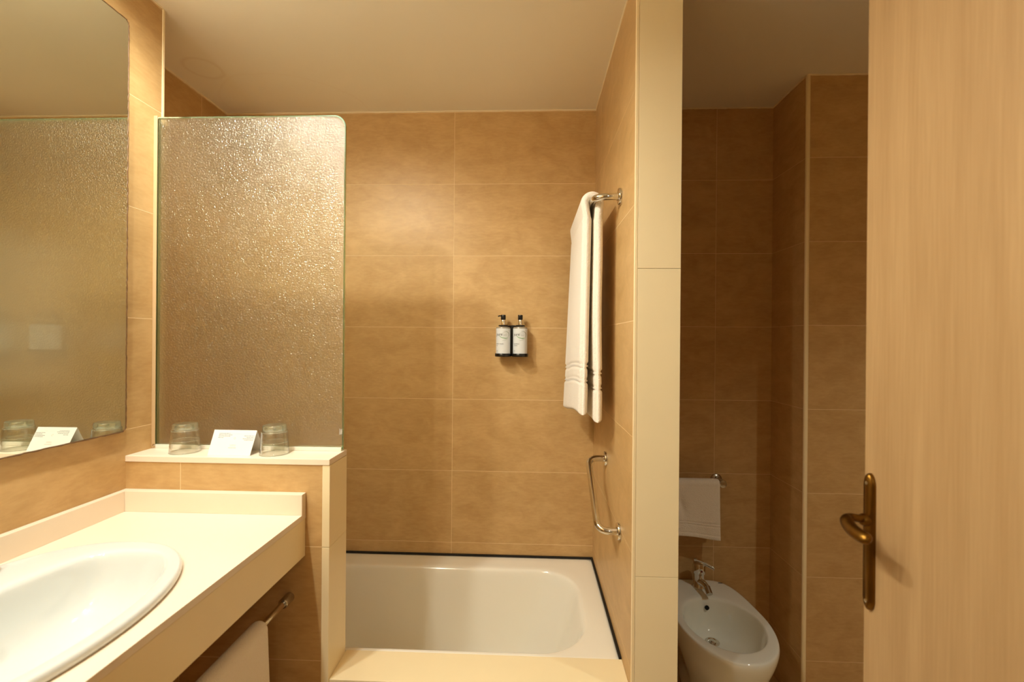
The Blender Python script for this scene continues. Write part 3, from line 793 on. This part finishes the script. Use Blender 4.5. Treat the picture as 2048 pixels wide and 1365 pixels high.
m.tube([(.700, 1.932, .484), (.716, 1.920, .486), (.734, 1.905, .485), (.752, 1.889, .479), (.759, 1.883, .475)], lambda t: (.0075-.003*t, .022*(1-.55*t)), 18)
cap = build('lever', m, M['chrome'], bt2, smooth=True)
m = MB(); q = MB(); q.lathe([(.004, 0), (.004, .001), (.001, .0014)], (0, 0, 0), 'y', 16); m.add([(.714+v[0], 1.8995-v[1], .4565+v[2]) for v in q.v], [f[::-1] for f in q.f]); build('hot_cold_dot', m, plain('red_dot', srgb(110, 20, 14), .4), cap, smooth=True)

# ------------------------------------------------------------------ soap dispensers on the back wall
def text_mesh(txt, size, spacing=1.0):
    cu = bpy.data.curves.new('text', 'FONT'); cu.body = txt; cu.size = size; cu.space_character = spacing; cu.resolution_u = 3
    ob = bpy.data.objects.new('text', cu); C.objects.link(ob)
    dg = bpy.context.evaluated_depsgraph_get(); me = bpy.data.meshes.new_from_object(ob.evaluated_get(dg))
    vs = [tuple(v.co) for v in me.vertices]; fs = [tuple(p.vertices) for p in me.polygons]
    bpy.data.objects.remove(ob); bpy.data.curves.remove(cu); bpy.data.meshes.remove(me)
    return vs, fs
BYY = YB - .042; BR = .0305
hold = thing('dispenser_holder', (-.078, YB, 1.333), 'black plastic wall holder carrying the two pump bottles on the back wall', 'holder')
m = MB(); m.box((-.092, YB-.012, 1.334), (-.064, YB-.0005, 1.468)); build('back_plate', m, M['black'], hold, bevel=.002)
for bx in (-.1145, -.0415):
    m = MB(); m.lathe([(.0345, 0), (.0350, .002), (.0350, .012), (.0340, .0135), (.0325, .0135), (.0325, .003), (.0005, .003)], (bx, BYY, 1.3325), n=48)
    m.box((min(bx, -.078)-.002, BYY+.020, 1.334), (max(bx, -.078)+.002, YB-.004, 1.345)); build('cup', m, M['black'], hold, smooth=True)
    m = MB(); m.lathe([(.0195, 0), (.0205, .001), (.0205, .004), (.0195, .005), (.0125, .005), (.0125, 0), (.0195, 0)], (bx, BYY, 1.4625), n=40, cap0=False, cap1=False)
    m.tube([(bx+(.012 if bx < -.078 else -.012), BYY+.014, 1.4645), (-.078+(-.006 if bx < -.078 else .006), YB-.010, 1.4625)], .003, 10)
    build('neck_ring', m, M['black'], hold, smooth=True)
def bottle(bx, rot, label, lines, spout):
    t = thing('pump_bottle', (bx, BYY, 1.3355), label, 'bottle', 'soap bottles in the wall holder')
    z0 = 1.3357
    m = MB(); m.lathe([(.0295, 0), (BR, .002), (BR, .118), (.0285, .1225), (.020, .1245), (.0118, .1255), (.0115, .129)], (bx, BYY, z0), n=56); body = build('body', m, plain('pearl_grey_plastic', srgb(150,142,126), .25), t, smooth=True)
    rl2 = BR + .0002
    m = MB(); m.lathe([(rl2, .0095), (rl2, .1165)], (bx, BYY, z0), n=64, cap0=False, cap1=False); lab = build('label', m, M['label'], t, smooth=True)
    def wrap(vs, a0, zz, rad=BR+.0005):
        return [(bx + rad*math.sin(a0 + v[0]/rad), BYY - rad*math.cos(a0 + v[0]/rad), zz + v[1]) for v in vs]
    vs, fs = text_mesh('pure', .0175, .95); m = MB(); m.add(wrap(vs, rot, z0+.086), fs)
    build('printed_name', m, M['ink'], lab)
    for txt, sz, zz in lines:
        vs, fs = text_mesh(txt, sz); m = MB(); m.add(wrap(vs, rot, z0+zz), fs); build('printed_text', m, M['ink'], lab)
    def arc(mb, cx, cz, rx, rz, a0, a1, w, tilt=0, n=26):
        pts = []
        for i in range(n+1):
            t_ = i/n; a = a0+(a1-a0)*t_; x = rx*math.cos(a); zz = rz*math.sin(a); ww = w*math.sin(PI*t_)**.7+.00012
            nx, nz = math.cos(a), math.sin(a); ct, s_t = math.cos(tilt), math.sin(tilt)
            for sg in (-.5, .5):
                X = x+nx*ww*sg; Z = zz+nz*ww*sg
                pts.append((cx+X*ct-Z*s_t, cz+X*s_t+Z*ct))
        fs = [(2*i, 2*i+2, 2*i+3, 2*i+1) for i in range(n)]
        mb.add(wrap([(p[0], p[1]) for p in pts], rot, z0, BR+.00055), fs)
    mg = MB(); arc(mg, .0415, .088, .0240, .0125, PI*1.02, PI*1.75, .0022, -.05); build('green_swoosh', mg, M['green'], lab)
    mg = MB(); arc(mg, .0435, .090, .0175, .0140, PI*.62, -PI*.30, .0014, .1); arc(mg, .0425, .086, .0150, .0130, -PI*.3, -PI*.62, .0006, 0); arc(mg, .038, .088, .013, .010, PI*.9, PI*.1, .0004, .3)
    arc(mg, .036, .078, .020, .012, PI*1.35, PI*1.9, .0005, .1)
    for i in range(3): arc(mg, .0355+.0055*i, .0875, .0026, .0034, PI*1.1, -PI*.7, .0005)
    build('dark_swoosh', mg, M['dgreen'], lab)
    m = MB(); m.lathe([(.0088, .128), (.0090, .129), (.0090, .154), (.0084, .155)], (bx, BYY, z0), n=32); build('pump_neck', m, M['chrome'], t, smooth=True)
    m = MB(); m.lathe([(.0100, .155), (.0103, .156), (.0103, .174), (.0098, .1755), (.0005, .1762)], (bx, BYY, z0), n=32)
    dx, dy = math.cos(spout), math.sin(spout)
    m.tube([(bx+dx*.006, BYY+dy*.006, z0+.1715), (bx+dx*.018, BYY+dy*.018, z0+.1710), (bx+dx*.0225, BYY+dy*.0225, z0+.1685)], .0028, 12); build('pump_head', m, M['black'], t, smooth=True)
bottle(-.1145, -1.05, 'white labelled body wash pump bottle in the wall holder, nearer the glass screen', [('BODY WASH', .0062, .049), ('GEL', .0052, .042), ('pure', .0055, .021), ('300 ml', .0035, .0155)], PI+.12)
bottle(-.0415, -1.05, 'white labelled shampoo pump bottle in the wall holder, nearer the hanging towel', [('SHAMPOO', .0062, .049), ('CHAMPU', .0052, .042), ('pure', .0055, .021), ('300 ml', .0035, .0155)], -PI/2)

# ------------------------------------------------------------------ recessed spotlights (the room's lamps)
for (n, l, w_, r_, a_), lb in zip([LAMPS[0], LAMPS[4], LAMPS[5], LAMPS[2]], ['chrome ceiling spotlight above the oval basin', 'chrome ceiling spotlight above the worktop beside the half wall', 'chrome ceiling spotlight above the worktop end by the doorway', 'chrome ceiling spotlight in the toilet corner behind the door']):
    t = thing('ceiling_spotlight', (l[0], l[1], CZ), lb, 'ceiling light')
    m = MB(); m.lathe([(.030, 0), (.042, 0), (.042, -.003), (.036, -.006), (.030, -.004), (.030, 0)], (l[0], l[1], CZ-.0002), n=40, cap0=False, cap1=False); build('trim_ring', m, M['chrome'], t, smooth=True)

# wall lamp above the mirror and globe lamp in the hallway behind the doorway
l = LAMPS[1][1]
t = thing('mirror_lamp', (XL, l[1], l[2]), 'small chrome wall lamp above the mirror', 'lamp')
m = MB(); m.box((XL+.0005, l[1]-.04, l[2]-.022), (XL+.012, l[1]+.04, l[2]+.022)); build('wall_plate', m, M['chrome'], t, bevel=.002)
m = MB(); m.tube([(XL+.011, l[1], l[2]+.034), (l[0], l[1], l[2]+.034)], .006, 14); m.lathe([(.018, .022), (.022, .026), (.020, .045), (.006, .048)], (l[0], l[1], l[2]), n=28); build('lamp_arm', m, M['chrome'], t, smooth=True)
l = LAMPS[3][1]
t = thing('hallway_lamp', (l[0], l[1], CZ), 'globe pendant lamp hanging in the hallway behind the doorway', 'lamp')
m = MB(); m.tube([(l[0], l[1], CZ-.001), (l[0], l[1], l[2]+.085)], .004, 10); m.lathe([(.05, -.02), (.05, -.0005)], (l[0], l[1], CZ), n=28); build('cord', m, M['chrome'], t, smooth=True)
m = MB(); m.lathe([(.022, .078), (.03, .088), (.02, .1)], (l[0], l[1], l[2]), n=28); build('cap', m, M['chrome'], t, smooth=True)
